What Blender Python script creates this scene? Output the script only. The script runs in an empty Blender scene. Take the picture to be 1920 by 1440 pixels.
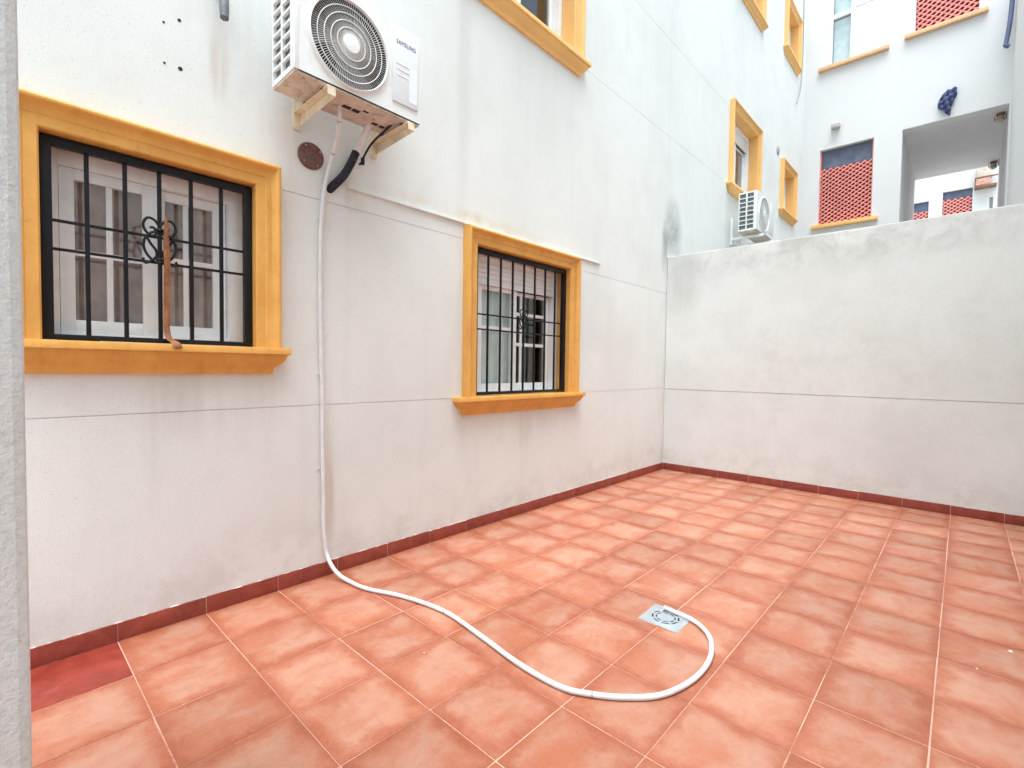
import bpy, bmesh, math, random
from mathutils import Vector, Matrix
random.seed(7)
scene = bpy.context.scene
col = scene.collection

# ------------------------------------------------------------------ camera, sky, sun, exposure
S = 1.2
F_PX, PITCH, ROLL, YAW = 914.3, .0334, .0132, .7459
CAM = Vector((2.1995, -.3097, 1.0)) * S
cam_data = bpy.data.cameras.new('camera')
cam_data.sensor_fit = 'HORIZONTAL'
cam_data.sensor_width = 36.0
cam_data.lens = 36.0 * F_PX / 1920.0
cam_data.clip_start = .02
cam_data.clip_end = 500
cam = bpy.data.objects.new('camera', cam_data)
col.objects.link(cam)
fw = Vector((-math.sin(YAW) * math.cos(PITCH), math.cos(YAW) * math.cos(PITCH), -math.sin(PITCH)))
rt = Vector((math.cos(YAW), math.sin(YAW), 0))
up = rt.cross(fw)
r2 = rt * math.cos(ROLL) + up * math.sin(ROLL)
u2 = -rt * math.sin(ROLL) + up * math.cos(ROLL)
cam.matrix_world = Matrix(((r2.x, u2.x, -fw.x, CAM.x), (r2.y, u2.y, -fw.y, CAM.y), (r2.z, u2.z, -fw.z, CAM.z), (0, 0, 0, 1)))
scene.camera = cam

SUN_EL, SUN_AZ = math.radians(78), math.radians(150)      # azimuth clockwise from +Y
world = bpy.data.worlds.new('World')
scene.world = world
world.use_nodes = True
wn = world.node_tree
wn.nodes.clear()
w_out = wn.nodes.new('ShaderNodeOutputWorld')
w_bg = wn.nodes.new('ShaderNodeBackground')
sky = wn.nodes.new('ShaderNodeTexSky')
sky.sky_type = 'NISHITA'
sky.sun_disc = False
sky.sun_elevation = SUN_EL
sky.sun_rotation = SUN_AZ
sky.air_density = 1.0
sky.dust_density = 5.0
sky.ozone_density = 1.0
w_bw = wn.nodes.new('ShaderNodeRGBToBW')
w_mix = wn.nodes.new('ShaderNodeMix')
w_mix.data_type = 'RGBA'
w_mix.inputs[0].default_value = .74                      # overcast: mostly colourless sky
wn.links.new(sky.outputs[0], w_bw.inputs[0])
wn.links.new(sky.outputs[0], w_mix.inputs[6])
wn.links.new(w_bw.outputs[0], w_mix.inputs[7])
wn.links.new(w_mix.outputs[2], w_bg.inputs[0])
w_bg.inputs[1].default_value = .15
wn.links.new(w_bg.outputs[0], w_out.inputs[0])

sun_d = bpy.data.lights.new('sun', 'SUN')
sun_d.energy = 1.3
sun_d.angle = math.radians(60)
sun_d.color = (1.0, .975, .94)
sun = bpy.data.objects.new('sun', sun_d)
col.objects.link(sun)
sdir = Vector((math.sin(SUN_AZ) * math.cos(SUN_EL), math.cos(SUN_AZ) * math.cos(SUN_EL), math.sin(SUN_EL)))
sun.rotation_euler = sdir.to_track_quat('Z', 'Y').to_euler()
sun.location = (2, 2, 14)

scene.view_settings.view_transform = 'Standard'
scene.view_settings.look = 'None'
scene.view_settings.gamma = 1.0
scene.view_settings.use_curve_mapping = False
scene.view_settings.exposure = 1.54
scene.view_settings.use_white_balance = True           # the photo is balanced cool: neutral walls over a red floor
scene.view_settings.white_balance_temperature = 5950
scene.view_settings.white_balance_tint = 4
scene.render.engine = 'CYCLES'
scene.cycles.max_bounces = 8
scene.cycles.diffuse_bounces = 6
scene.cycles.transparent_max_bounces = 12


# ------------------------------------------------------------------ mesh helpers
class MB:
    def __init__(self):
        self.v = []
        self.f = []

    def pt(self, p):
        self.v.append(tuple(p))
        return len(self.v) - 1

    def quad(self, a, b, c, d):
        self.f.append([self.pt(a), self.pt(b), self.pt(c), self.pt(d)])

    def box(self, x0, x1, y0, y1, z0, z1):
        i = len(self.v)
        for x in (x0, x1):
            for y in (y0, y1):
                for z in (z0, z1):
                    self.v.append((x, y, z))
        for q in ((0, 1, 3, 2), (4, 6, 7, 5), (0, 4, 5, 1), (2, 3, 7, 6), (0, 2, 6, 4), (1, 5, 7, 3)):
            self.f.append([i + k for k in q])
        return self

    def obox(self, a, b, w, h, upv=(0, 0, 1)):
        """bar from a to b with width w and height h"""
        a, b = Vector(a), Vector(b)
        d = (b - a).normalized()
        s = d.cross(Vector(upv)).normalized()
        u = s.cross(d).normalized()
        i = len(self.v)
        for p in (a, b):
            for sx, su in ((-1, -1), (1, -1), (1, 1), (-1, 1)):
                self.v.append(tuple(p + s * sx * w / 2 + u * su * h / 2))
        for q in ((0, 3, 2, 1), (4, 5, 6, 7), (0, 1, 5, 4), (1, 2, 6, 5), (2, 3, 7, 6), (3, 0, 4, 7)):
            self.f.append([i + k for k in q])
        return self

    def tube(self, path, r, n=12, cap=True):
        P = [Vector(p) for p in path]
        m = len(P)
        T = []
        for i in range(m):
            t = (P[min(i + 1, m - 1)] - P[max(i - 1, 0)])
            T.append(t.normalized())
        ref = Vector((0, 0, 1)) if abs(T[0].z) < .9 else Vector((1, 0, 0))
        nrm = (ref - T[0] * ref.dot(T[0])).normalized()
        base = len(self.v)
        for i in range(m):
            nrm = (nrm - T[i] * nrm.dot(T[i])).normalized()
            b = T[i].cross(nrm)
            ri = r[i] if isinstance(r, (list, tuple)) else r
            for k in range(n):
                a = 2 * math.pi * k / n
                self.v.append(tuple(P[i] + (nrm * math.cos(a) + b * math.sin(a)) * ri))
        for i in range(m - 1):
            for k in range(n):
                k2 = (k + 1) % n
                self.f.append([base + i * n + k, base + i * n + k2, base + (i + 1) * n + k2, base + (i + 1) * n + k])
        if cap:
            self.f.append([base + k for k in range(n)][::-1])
            self.f.append([base + (m - 1) * n + k for k in range(n)])
        return self

    def lathe(self, prof, n, c, ax='x'):
        """prof: list of (radius, height along axis)"""
        base = len(self.v)
        for (r, h) in prof:
            for k in range(n):
                a = 2 * math.pi * k / n
                p, q = r * math.cos(a), r * math.sin(a)
                if ax == 'x':
                    self.v.append((c[0] + h, c[1] + p, c[2] + q))
                elif ax == 'y':
                    self.v.append((c[0] + q, c[1] + h, c[2] + p))
                else:
                    self.v.append((c[0] + p, c[1] + q, c[2] + h))
        m = len(prof)
        for i in range(m - 1):
            for k in range(n):
                k2 = (k + 1) % n
                self.f.append([base + i * n + k, base + i * n + k2, base + (i + 1) * n + k2, base + (i + 1) * n + k])
        self.f.append([base + k for k in range(n)][::-1])
        self.f.append([base + (m - 1) * n + k for k in range(n)])
        return self

    def slab(self, plane, d0, d1, a0, a1, z0, z1, holes=()):
        """wall slab with rectangular holes. plane 'x': spans a=Y and z, thickness X d0..d1; 'y': spans a=X, thickness Y"""
        A = sorted(set([a0, a1] + [min(max(h[k], a0), a1) for h in holes for k in (0, 1)]))
        Z = sorted(set([z0, z1] + [min(max(h[k], z0), z1) for h in holes for k in (2, 3)]))

        def P(d, a, z):
            return (d, a, z) if plane == 'x' else (a, d, z)

        def filled(i, j):
            if i < 0 or j < 0 or i >= len(A) - 1 or j >= len(Z) - 1:
                return False
            ca, cz = (A[i] + A[i + 1]) / 2, (Z[j] + Z[j + 1]) / 2
            return not any(h[0] < ca < h[1] and h[2] < cz < h[3] for h in holes)
        for i in range(len(A) - 1):
            for j in range(len(Z) - 1):
                if not filled(i, j):
                    continue
                b, c, z, w = A[i], A[i + 1], Z[j], Z[j + 1]
                self.quad(P(d1, b, z), P(d1, c, z), P(d1, c, w), P(d1, b, w))
                self.quad(P(d0, b, z), P(d0, b, w), P(d0, c, w), P(d0, c, z))
                if not filled(i - 1, j):
                    self.quad(P(d0, b, z), P(d1, b, z), P(d1, b, w), P(d0, b, w))
                if not filled(i + 1, j):
                    self.quad(P(d0, c, z), P(d0, c, w), P(d1, c, w), P(d1, c, z))
                if not filled(i, j - 1):
                    self.quad(P(d0, b, z), P(d0, c, z), P(d1, c, z), P(d1, b, z))
                if not filled(i, j + 1):
                    self.quad(P(d0, b, w), P(d1, b, w), P(d1, c, w), P(d0, c, w))
        return self

    def mesh(self, name, mat, smooth=None, bevel=0, weld=True):
        me = bpy.data.meshes.new(name)
        me.from_pydata(self.v, [], self.f)
        bm = bmesh.new()
        bm.from_mesh(me)
        if weld:
            bmesh.ops.remove_doubles(bm, verts=bm.verts, dist=1e-6)
        bmesh.ops.recalc_face_normals(bm, faces=bm.faces)
        if bevel:
            es = [e for e in bm.edges if len(e.link_faces) == 2 and e.calc_face_angle(0) > .6]
            bmesh.ops.bevel(bm, geom=es, offset=bevel, segments=2, affect='EDGES', profile=.6, clamp_overlap=True)
        bm.to_mesh(me)
        bm.free()
        if smooth is not None:
            me.polygons.foreach_set('use_smooth', [True] * len(me.polygons))
            me.set_sharp_from_angle(angle=smooth)
        me.materials.append(M[mat])
        return me

    def build(self, name, mat, parent=None, loc=(0, 0, 0), **kw):
        o = bpy.data.objects.new(name, self.mesh(name, mat, **kw))
        col.objects.link(o)
        o.location = loc
        if parent:
            o.parent = parent
        return o


def tag(o, label=None, cat=None, group=None, kind=None):
    if label:
        o['label'] = label
    if cat:
        o['category'] = cat
    if group:
        o['group'] = group
    if kind:
        o['kind'] = kind
    return o


def empty(name, loc=(0, 0, 0)):
    o = bpy.data.objects.new(name, None)
    col.objects.link(o)
    o.location = loc
    o.empty_display_size = .1
    return o


def copy_tree(o, parent=None):
    c = o.copy()
    col.objects.link(c)
    if parent:
        c.parent = parent
    for ch in list(o.children):
        copy_tree(ch, c)
    return c


def smooth_path(pts, sub=8):
    P = [Vector(p) for p in pts]
    out = []
    for i in range(len(P) - 1):
        p0, p1, p2, p3 = P[max(i - 1, 0)], P[i], P[i + 1], P[min(i + 2, len(P) - 1)]
        for k in range(sub):
            t = k / sub
            out.append(.5 * ((2 * p1) + (p2 - p0) * t + (2 * p0 - 5 * p1 + 4 * p2 - p3) * t * t + (-p0 + 3 * p1 - 3 * p2 + p3) * t ** 3))
    out.append(P[-1])
    return out


# ------------------------------------------------------------------ materials
M = {}


class NT:
    def __init__(self, name):
        self.m = bpy.data.materials.new(name)
        self.m.use_nodes = True
        self.t = self.m.node_tree
        self.b = self.t.nodes['Principled BSDF']
        M[name] = self.m

    def n(self, t, **kw):
        x = self.t.nodes.new(t)
        for k, v in kw.items():
            setattr(x, k, v)
        return x

    def l(self, a, b):
        self.t.links.new(a, b)

    def pos(self):
        return self.n('ShaderNodeNewGeometry').outputs['Position']

    def objco(self):
        return self.n('ShaderNodeTexCoord').outputs['Object']

    def scaled(self, vec, s, off=(0, 0, 0)):
        mp = self.n('ShaderNodeMapping')
        mp.inputs['Scale'].default_value = s if isinstance(s, (tuple, list)) else (s, s, s)
        mp.inputs['Location'].default_value = off
        self.l(vec, mp.inputs[0])
        return mp.outputs[0]

    def noise(self, vec, scale, detail=3, rough=.55, dist=0):
        x = self.n('ShaderNodeTexNoise')
        x.inputs['Scale'].default_value = scale
        x.inputs['Detail'].default_value = detail
        x.inputs['Roughness'].default_value = rough
        x.inputs['Distortion'].default_value = dist
        self.l(vec, x.inputs['Vector'])
        return x.outputs[0]

    def ramp(self, fac, a, b, lo=0.0, hi=1.0, smooth=True):
        x = self.n('ShaderNodeMapRange')
        x.interpolation_type = 'SMOOTHSTEP' if smooth else 'LINEAR'
        x.inputs[1].default_value = a
        x.inputs[2].default_value = b
        x.inputs[3].default_value = lo
        x.inputs[4].default_value = hi
        self.l(fac, x.inputs[0])
        return x.outputs[0]

    def math(self, op, a, b=None):
        x = self.n('ShaderNodeMath', operation=op)
        for i, v in ((0, a), (1, b)):
            if v is None:
                continue
            if isinstance(v, (int, float)):
                x.inputs[i].default_value = v
            else:
                self.l(v, x.inputs[i])
        return x.outputs[0]

    def mix(self, fac, a, b, blend='MIX'):
        x = self.n('ShaderNodeMix', data_type='RGBA', blend_type=blend)
        for i, v in ((0, fac), (6, a), (7, b)):
            if isinstance(v, (int, float)):
                x.inputs[i].default_value = v
            elif isinstance(v, (tuple, list)):
                x.inputs[i].default_value = (*v, 1)
            else:
                self.l(v, x.inputs[i])
        return x.outputs[2]

    def bump(self, h, dist, strength=1.0, prev=None):
        x = self.n('ShaderNodeBump')
        x.inputs['Strength'].default_value = strength
        x.inputs['Distance'].default_value = dist
        self.l(h, x.inputs['Height'])
        if prev:
            self.l(prev, x.inputs['Normal'])
        return x.outputs[0]

    def blob(self, p, c, r):
        """1 at c falling to 0 at ellipsoid radius r"""
        mp = self.n('ShaderNodeMapping')
        mp.vector_type = 'TEXTURE'
        mp.inputs['Location'].default_value = c
        mp.inputs['Scale'].default_value = r
        self.l(p, mp.inputs[0])
        ln = self.n('ShaderNodeVectorMath', operation='LENGTH')
        self.l(mp.outputs[0], ln.inputs[0])
        return self.ramp(ln.outputs['Value'], .15, 1.0, 1, 0)

    def base(self, c):
        if isinstance(c, (tuple, list)):
            self.b.inputs['Base Color'].default_value = (*c, 1)
        else:
            self.l(c, self.b.inputs['Base Color'])

    def rough(self, r):
        if isinstance(r, (int, float)):
            self.b.inputs['Roughness'].default_value = r
        else:
            self.l(r, self.b.inputs['Roughness'])

    def normal(self, x):
        self.l(x, self.b.inputs['Normal'])


def stucco(name, base, dirt, mottle=.35, streak=.3, grain=.0030, blobs=(), speck=.5, coarse=1.0, foot=.25):
    t = NT(name)
    p = t.pos()
    big = t.ramp(t.noise(p, .9, 3, .62), .42, .72)
    n4 = t.noise(p, 4.5, 4, .68, .4)
    med = t.ramp(n4, .45, .75)
    nst = t.noise(t.scaled(p, (6, 6, .5)), 1.0, 4, .68)
    st = t.ramp(nst, .52, .78)
    fine = t.noise(p, 170 * coarse, 3, .8)
    c = t.mix(t.math('MULTIPLY', big, mottle), base, dirt)
    c = t.mix(t.math('MULTIPLY', med, mottle * .55), c, dirt)
    c = t.mix(t.math('MULTIPLY', st, streak), c, dirt)
    # splash dirt above the floor
    sx = t.n('ShaderNodeSeparateXYZ')
    t.l(p, sx.inputs[0])
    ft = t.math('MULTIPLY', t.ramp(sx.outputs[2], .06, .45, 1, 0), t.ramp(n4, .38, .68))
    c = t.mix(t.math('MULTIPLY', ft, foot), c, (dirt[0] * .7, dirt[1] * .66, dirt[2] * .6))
    for (bc, br, colr, amt, nz, vert) in blobs:
        m = t.blob(p, bc, br)
        nn = t.ramp(nst if vert else n4, .30, .70, 0 if nz > 4 else .55)
        c = t.mix(t.math('MULTIPLY', t.math('MULTIPLY', m, nn), amt), c, colr)
    # grain tone and pits
    c = t.mix(t.ramp(fine, .42, .72, 0, .30), c, (dirt[0] * .75, dirt[1] * .75, dirt[2] * .75))
    vo = t.n('ShaderNodeTexVoronoi')
    vo.inputs['Scale'].default_value = 70 * coarse
    t.l(p, vo.inputs['Vector'])
    pr = t.n('ShaderNodeSeparateColor')
    t.l(vo.outputs['Color'], pr.inputs[0])
    pit = t.math('MULTIPLY', t.ramp(vo.outputs['Distance'], .06, .20, 1, 0), t.ramp(pr.outputs[0], .90, .97))
    c = t.mix(t.math('MULTIPLY', pit, speck), c, (.25, .24, .22))
    t.base(c)
    t.rough(.9)
    t.b.inputs['Specular IOR Level'].default_value = .2
    t.normal(t.bump(t.noise(p, 210 * coarse, 3, .8), grain, .75))
    return t


RUST = (.42, .24, .10)
stucco('stucco_house', (.785, .805, .785), (.575, .58, .55), mottle=.26, streak=.24, speck=.45, blobs=(
    ((0, .41, 2.62), (.3, .06, .26), RUST, .5, 6, True),          # rust under the drain spout
    ((0, .72, 2.25), (.3, .10, .55), (.50, .38, .22), .30, 5, True),
    ((0, 5.33, 2.85), (.5, .34, .55), (.12, .12, .12), .62, 4, False),  # soot by the neighbour wall
    ((0, 5.12, 2.65), (.5, .12, .40), (.10, .10, .10), .5, 4, False),
    ((0, 2.75, 3.45), (.3, .75, .85), (.56, .56, .54), .40, 2.0, True),   # water marks under the upper sill
    ((0, 1.95, 3.2), (.3, .10, 1.2), (.52, .52, .49), .4, 3, True),
    ((0, .35, 1.02), (.3, .42, .30), (.50, .45, .37), .35, 5, True),
    ((0, 2.7, .72), (.3, .6, .28), (.52, .49, .42), .35, 5, True),
    ((0, .62, .98), (.3, .06, .40), (.45, .36, .24), .35, 5, True),
    ((0, 2.0, 2.27), (.3, 1.1, .08), (.62, .47, .25), .45, 5, False),
    ((0, 1.05, 2.2), (.3, .16, .16), (.36, .25, .16), .55, 8, False),
    ((0, .95, .45), (.2, .05, .5), (.45, .36, .22), .5, 7, True),
))
stucco('stucco_yard', (.76, .79, .765), (.56, .575, .55), mottle=.34, streak=.16, blobs=(
    ((1.6, 5.19, 2.5), (2.6, .4, .42), (.42, .43, .40), .6, 5, False),
    ((1.8, 5.19, 1.3), (1.9, .4, .9), (.52, .53, .51), .22, 5, False),
    ((.2, 5.19, 2.3), (.3, .4, .8), (.44, .45, .42), .5, 4, True),
), speck=.25)
stucco('stucco_near', (.67, .70, .70), (.40, .42, .43), mottle=.3, streak=.1, grain=.0022, speck=1.0, coarse=.62)
stucco('passage_stucco', (.68, .655, .65), (.58, .55, .55), mottle=.3, streak=.1, speck=0, foot=0)  # stucco toned slightly darker and warmer for the passage
stucco('stucco_far', (.69, .69, .685), (.62, .62, .60), mottle=.22, streak=.16, speck=0, foot=0)


def plain(name, c, rough=.5, spec=.5, metal=0, var=.12, nscale=8, bumpd=0, bscale=120, dirt=None, dirtamt=.5):
    t = NT(name)
    p = t.pos()
    n1 = t.noise(p, nscale, 5, .65)
    cc = t.mix(t.ramp(n1, .3, .7, 0, 1), tuple(x * (1 - var) for x in c), tuple(min(1, x * (1 + var)) for x in c))
    if dirt:
        cc = t.mix(t.ramp(t.noise(p, nscale * 2.3, 6, .7), .5, .72, 0, dirtamt), cc, dirt)
    t.base(cc)
    t.rough(t.ramp(n1, .3, .7, max(.02, rough - .08), min(1, rough + .08)))
    t.b.inputs['Specular IOR Level'].default_value = spec
    t.b.inputs['Metallic'].default_value = metal
    if bumpd:
        t.normal(t.bump(t.noise(p, bscale, 3, .6), bumpd, .7))
    return t


t = NT('ochre_paint')
p = t.pos()
n1 = t.noise(p, 5, 4, .65)
n2 = t.noise(t.scaled(p, (14, 14, 2.2)), 1.0, 4, .7)
n3 = t.noise(p, 45, 4, .75)
c = t.mix(t.ramp(n1, .3, .7), (.65, .325, .070), (.73, .40, .100))
c = t.mix(t.ramp(n2, .50, .76, 0, .50), c, (.50, .235, .055))
c = t.mix(t.ramp(n3, .60, .74, 0, .55), c, (.40, .19, .06))
c = t.mix(t.ramp(n3, .24, .36, .5, 0), c, (.84, .58, .24))
t.base(c)
t.rough(t.ramp(n1, .3, .7, .5, .75))
t.b.inputs['Specular IOR Level'].default_value = .35
t.normal(t.bump(t.noise(p, 130, 3, .7), .0016, .8))
plain('ochre_far', (.80, .47, .16), .6, .4, var=.05, nscale=4)
plain('tan_sill', (.66, .42, .23), .7, .3, var=.08, nscale=6)
plain('iron', (.006, .006, .009), .45, .3, var=.3, nscale=30, bumpd=.0006, bscale=200)
plain('aluminium_white', (.88, .89, .90), .35, .5, var=.03, nscale=6, dirt=(.60, .59, .56), dirtamt=.25)
plain('plastic_white', (.80, .81, .80), .4, .45, var=.03, nscale=5, dirt=(.62, .60, .54), dirtamt=.22)
plain('panel_white', (.74, .76, .78), .35, .5, var=.02, nscale=5)
plain('guard_white', (.74, .74, .72), .45, .4, var=.05, nscale=9)
plain('hose_white', (.70, .70, .71), .45, .4, var=.06, nscale=12, dirt=(.50, .44, .34), dirtamt=.22)
plain('beige_metal', (.74, .65, .48), .6, .3, var=.14, nscale=14, dirt=(.48, .31, .15), dirtamt=.45)
plain('pan_beige', (.60, .52, .44), .65, .3, var=.14, nscale=10, dirt=(.17, .12, .09), dirtamt=.65)
plain('dark_void', (.03, .03, .032), .8, .2, var=.3)  # near black for holes and slots, their inner shade put into the colour
plain('coil_grey', (.16, .17, .17), .5, .5, var=.3, nscale=30)
plain('blade_grey', (.20, .20, .21), .5, .4)
plain('badge_navy', (.06, .08, .20), .5, .4)
plain('sticker', (.80, .84, .90), .4, .4, var=.03)
plain('brown_plastic', (.13, .055, .045), .32, .5, var=.2, nscale=20)
plain('brown_rust', (.27, .115, .05), .8, .2, var=.35, nscale=25, bumpd=.002, bscale=90, dirt=(.16, .07, .03), dirtamt=.7)
plain('black_foam', (.03, .03, .04), .85, .2, var=.3, nscale=40, bumpd=.002, bscale=150)
plain('grey_spout', (.13, .13, .15), .45, .5, var=.3, nscale=20)
plain('steel_plate', (.44, .48, .52), .38, .5, metal=.35, var=.08, nscale=20, dirt=(.42, .40, .38), dirtamt=.35)
plain('skirting_red', (.25, .050, .034), .38, .45, var=.18, nscale=9, dirt=(.40, .18, .12), dirtamt=.25)
plain('tile_plain_red', (.25, .036, .022), .4, .45, var=.22, nscale=7, dirt=(.34, .08, .05), dirtamt=.5)
plain('lattice_salmon', (.76, .30, .26), .7, .3, var=.10, nscale=10)
plain('lattice_shade', (.24, .028, .022), .8, .2, var=.3, nscale=8)  # dark red standing in for shaded depth between the slats
plain('slate_blue', (.10, .12, .18), .45, .5, var=.25, nscale=5)
plain('blue_cloth', (.075, .09, .19), .85, .2, var=.35, nscale=14, bumpd=.004, bscale=60)
plain('blue_plastic', (.03, .05, .16), .5, .4)
plain('blue_pipe', (.10, .12, .22), .5, .4)
plain('grey_cable', (.35, .35, .35), .6, .3)
plain('concrete', (.38, .37, .35), .85, .3, var=.15, nscale=3)
plain('room_paint', (.45, .42, .38), .9, .2)
plain('curtain_brown', (.44, .32, .29), .9, .1, var=.25, nscale=6)
plain('curtain_pale', (.66, .75, .73), .9, .1, var=.10, nscale=6)
plain('lamp_grey', (.42, .41, .38), .5, .4)
plain('pink_awning', (.52, .30, .24), .8, .2, var=.3, nscale=12)
plain('wood_brown', (.22, .12, .07), .7, .3, var=.3, nscale=14)
plain('mortar', (.60, .50, .45), .9, .1, var=.2, nscale=20, dirt=(.35, .22, .17), dirtamt=.6)
plain('crumb_white', (.75, .73, .70), .9, .1)

# glass: partly reflecting, partly see-through
t = NT('glass')
t.t.nodes.remove(t.b)
gl = t.n('ShaderNodeBsdfGlossy')
gl.inputs['Roughness'].default_value = .015
gl.inputs['Color'].default_value = (.95, .97, 1, 1)
tr = t.n('ShaderNodeBsdfTransparent')
tr.inputs['Color'].default_value = (.95, .97, .97, 1)
lw = t.n('ShaderNodeLayerWeight')
lw.inputs['Blend'].default_value = .5
schlick = t.math('ADD', t.math('MULTIPLY', t.math('POWER', lw.outputs['Facing'], 5.0), .94), .06)
mx = t.n('ShaderNodeMixShader')
t.l(schlick, mx.inputs[0])
t.l(tr.outputs[0], mx.inputs[1])
t.l(gl.outputs[0], mx.inputs[2])
t.l(mx.outputs[0], t.t.nodes['Material Output'].inputs[0])

# grout
t = NT('grout')
p = t.pos()
g1 = t.ramp(t.noise(p, 1.6, 4, .6), .38, .62)
g2 = t.noise(p, 60, 3, .6)
cc = t.mix(g1, (.64, .38, .29), (.40, .16, .09))
t.base(t.mix(t.ramp(g2, .35, .7, 0, .35), cc, (.74, .55, .46)))
t.rough(.9)

# terracotta glazed tile: pale clouds in the middle, redder rim printed in the glaze, own pattern for each tile
t = NT('terracotta')
oc = t.objco()
info = t.n('ShaderNodeObjectInfo')
rnd = info.outputs['Random']
cx = t.n('ShaderNodeCombineXYZ')
t.l(t.math('MULTIPLY', rnd, 37.0), cx.inputs[2])
t.l(t.math('MULTIPLY', rnd, 91.0), cx.inputs[0])
va = t.n('ShaderNodeVectorMath', operation='ADD')
t.l(oc, va.inputs[0])
t.l(cx.outputs[0], va.inputs[1])
q = va.outputs[0]
sp = t.n('ShaderNodeSeparateXYZ')
t.l(oc, sp.inputs[0])
ax_ = t.math('ABSOLUTE', sp.outputs[0])
ay_ = t.math('ABSOLUTE', sp.outputs[1])
edge = t.math('MAXIMUM', ax_, ay_)
nq = t.noise(q, 8, 6, .68)
wob = t.math('MULTIPLY', t.math('SUBTRACT', nq, .5), .20)
edge = t.math('ADD', edge, wob)
rim = t.ramp(edge, .10, .185)
cloud = t.ramp(t.noise(t.scaled(q, (1, .62, 1)), 6.0, 8, .68, .3), .33, .64)
cloud = t.math('MULTIPLY', cloud, t.ramp(edge, .08, .165, 1, 0))
fine = t.noise(q, 90, 4, .7)
mid_a, mid_b = (.61, .190, .093), (.60, .215, .115)
c = t.mix(rnd, mid_a, mid_b)
c = t.mix(t.math('MULTIPLY', cloud, .66), c, (.71, .42, .30))
c = t.mix(t.math('MULTIPLY', rim, .62), c, (.44, .098, .040))
blot = t.math('MULTIPLY', t.ramp(nq, .54, .70), t.ramp(t.noise(q, 34, 4, .7), .42, .66))
c = t.mix(t.math('MULTIPLY', blot, .22), c, (.36, .085, .04))
c = t.mix(t.ramp(fine, .4, .75, 0, .25), c, (.68, .36, .24))
band = t.ramp(t.noise(t.scaled(q, (3.0, 11, 1)), 2.2, 3, .6), .5, .75, 0, .18)
c = t.mix(band, c, (.44, .11, .05))
hs = t.n('ShaderNodeHueSaturation')
t.l(t.math('ADD', t.math('MULTIPLY', rnd, .16), .60), hs.inputs['Value'])
t.l(c, hs.inputs['Color'])
t.base(hs.outputs[0])
t.rough(t.ramp(t.noise(q, 12, 4, .6), .3, .7, .34, .52))
t.b.inputs['Specular IOR Level'].default_value = .45
t.normal(t.bump(t.math('ADD', t.noise(q, 160, 2, .5), t.math('MULTIPLY', t.noise(q, 9, 3, .5), 2.0)), .0012, .5))

# ------------------------------------------------------------------ setting
YB = 5.19          # patio face of the neighbour wall
XR = 3.10          # patio face of the right-hand wall
YN = -.335         # patio face of the near wall
HW = 2.545
YF = 11.5          # far gallery facade
ROOF = 8.9

g = MB()
for i in range(12):
    for j in range(12):
        a, b = -120 + i * 20, -120 + j * 20
        g.quad((a, b, -.25), (a + 20, b, -.25), (a + 20, b + 20, -.25), (a, b + 20, -.25))
tag(g.build('ground', 'concrete'), kind='structure')

floor = MB().box(-.02, XR + .02, -2.0, YB + .02, -.2, -.0016).build('patio_floor', 'grout')
tag(floor, kind='structure')
TX, TY, X0 = .323, .3346, .338
xl = [.002, X0] + [X0 + TX * k for k in range(1, 9)]
xl.append(XR)
yl = [TY * k for k in range(-5, 16)] + [YB]
tile_mesh = {}
nT = 0
for i in range(len(xl) - 1):
    for j in range(len(yl) - 1):
        g0 = .0019 + random.choice((0, 0, .0004, .0008))
        w, h = xl[i + 1] - xl[i], yl[j + 1] - yl[j]
        plain_red = (i == 0 and j == 4)
        key = (round(w, 3), round(h, 3), round(g0, 4), plain_red)
        if key not in tile_mesh:
            tile_mesh[key] = MB().box(-w / 2 + g0, w / 2 - g0, -h / 2 + g0, h / 2 - g0, -.009, 0).mesh(
                'tile', 'tile_plain_red' if plain_red else 'terracotta', bevel=.0012, smooth=.9)
        o = bpy.data.objects.new('tile', tile_mesh[key])
        col.objects.link(o)
        o.parent = floor
        dj = .0007
        o.location = ((xl[i] + xl[i + 1]) / 2 + random.uniform(-dj, dj), (yl[j] + yl[j + 1]) / 2 + random.uniform(-dj, dj), random.uniform(-.0004, .0004))
        o.rotation_euler = (random.uniform(-.0012, .0012), random.uniform(-.0012, .0012), random.uniform(-.0015, .0015))
        if plain_red:
            tag(o, 'plain dark red floor tile without the cloudy glaze')

# ---- the house on the left
house = empty('apartment_house')
tag(house, 'white stucco apartment house with ochre window surrounds beside the tiled patio', 'building')
O1 = (-.2185, .557, 1.275, 2.092)
O2 = (2.067, 3.205, .972, 2.092)
DZ, DY = 2.98, 5.17
OPEN = [O1, O2]
OPEN += [(O2[0], O2[1], O2[2] + DZ, O2[3] + DZ)]
OPEN += [(O2[0] + DY, O2[1] + DY, O2[2] + k * DZ, O2[3] + k * DZ) for k in (1, 2)]
D5 = 10.15
OPEN += [(O1[0] + D5, O1[1] + D5, O1[2] + k * DZ, O1[3] + k * DZ) for k in (1, 2)]
OPEN = [(h[0] - .004, h[1] + .004, h[2] - .004, h[3] + .004) for h in OPEN]
zr = [-.2, .978, 2.112, 3.955, 5.058, 6.94, 8.04, ROOF]
yc = [-3.0, 5.168, YF + .25]
GAP = .004
for zi in range(len(zr) - 1):
    for yi in range(len(yc) - 1):
        y0, y1 = yc[yi] + (GAP / 2 if yi else 0), yc[yi + 1] - (GAP / 2 if yi == 0 else 0)
        hs_ = [h for h in OPEN if h[0] < y1 and h[1] > y0 and h[2] < zr[zi + 1] and h[3] > zr[zi]]
        MB().slab('x', -.10, 0, y0, y1, zr[zi] + GAP / 2, zr[zi + 1] - GAP / 2, hs_).build('wall_panel', 'stucco_house', house)
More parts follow.
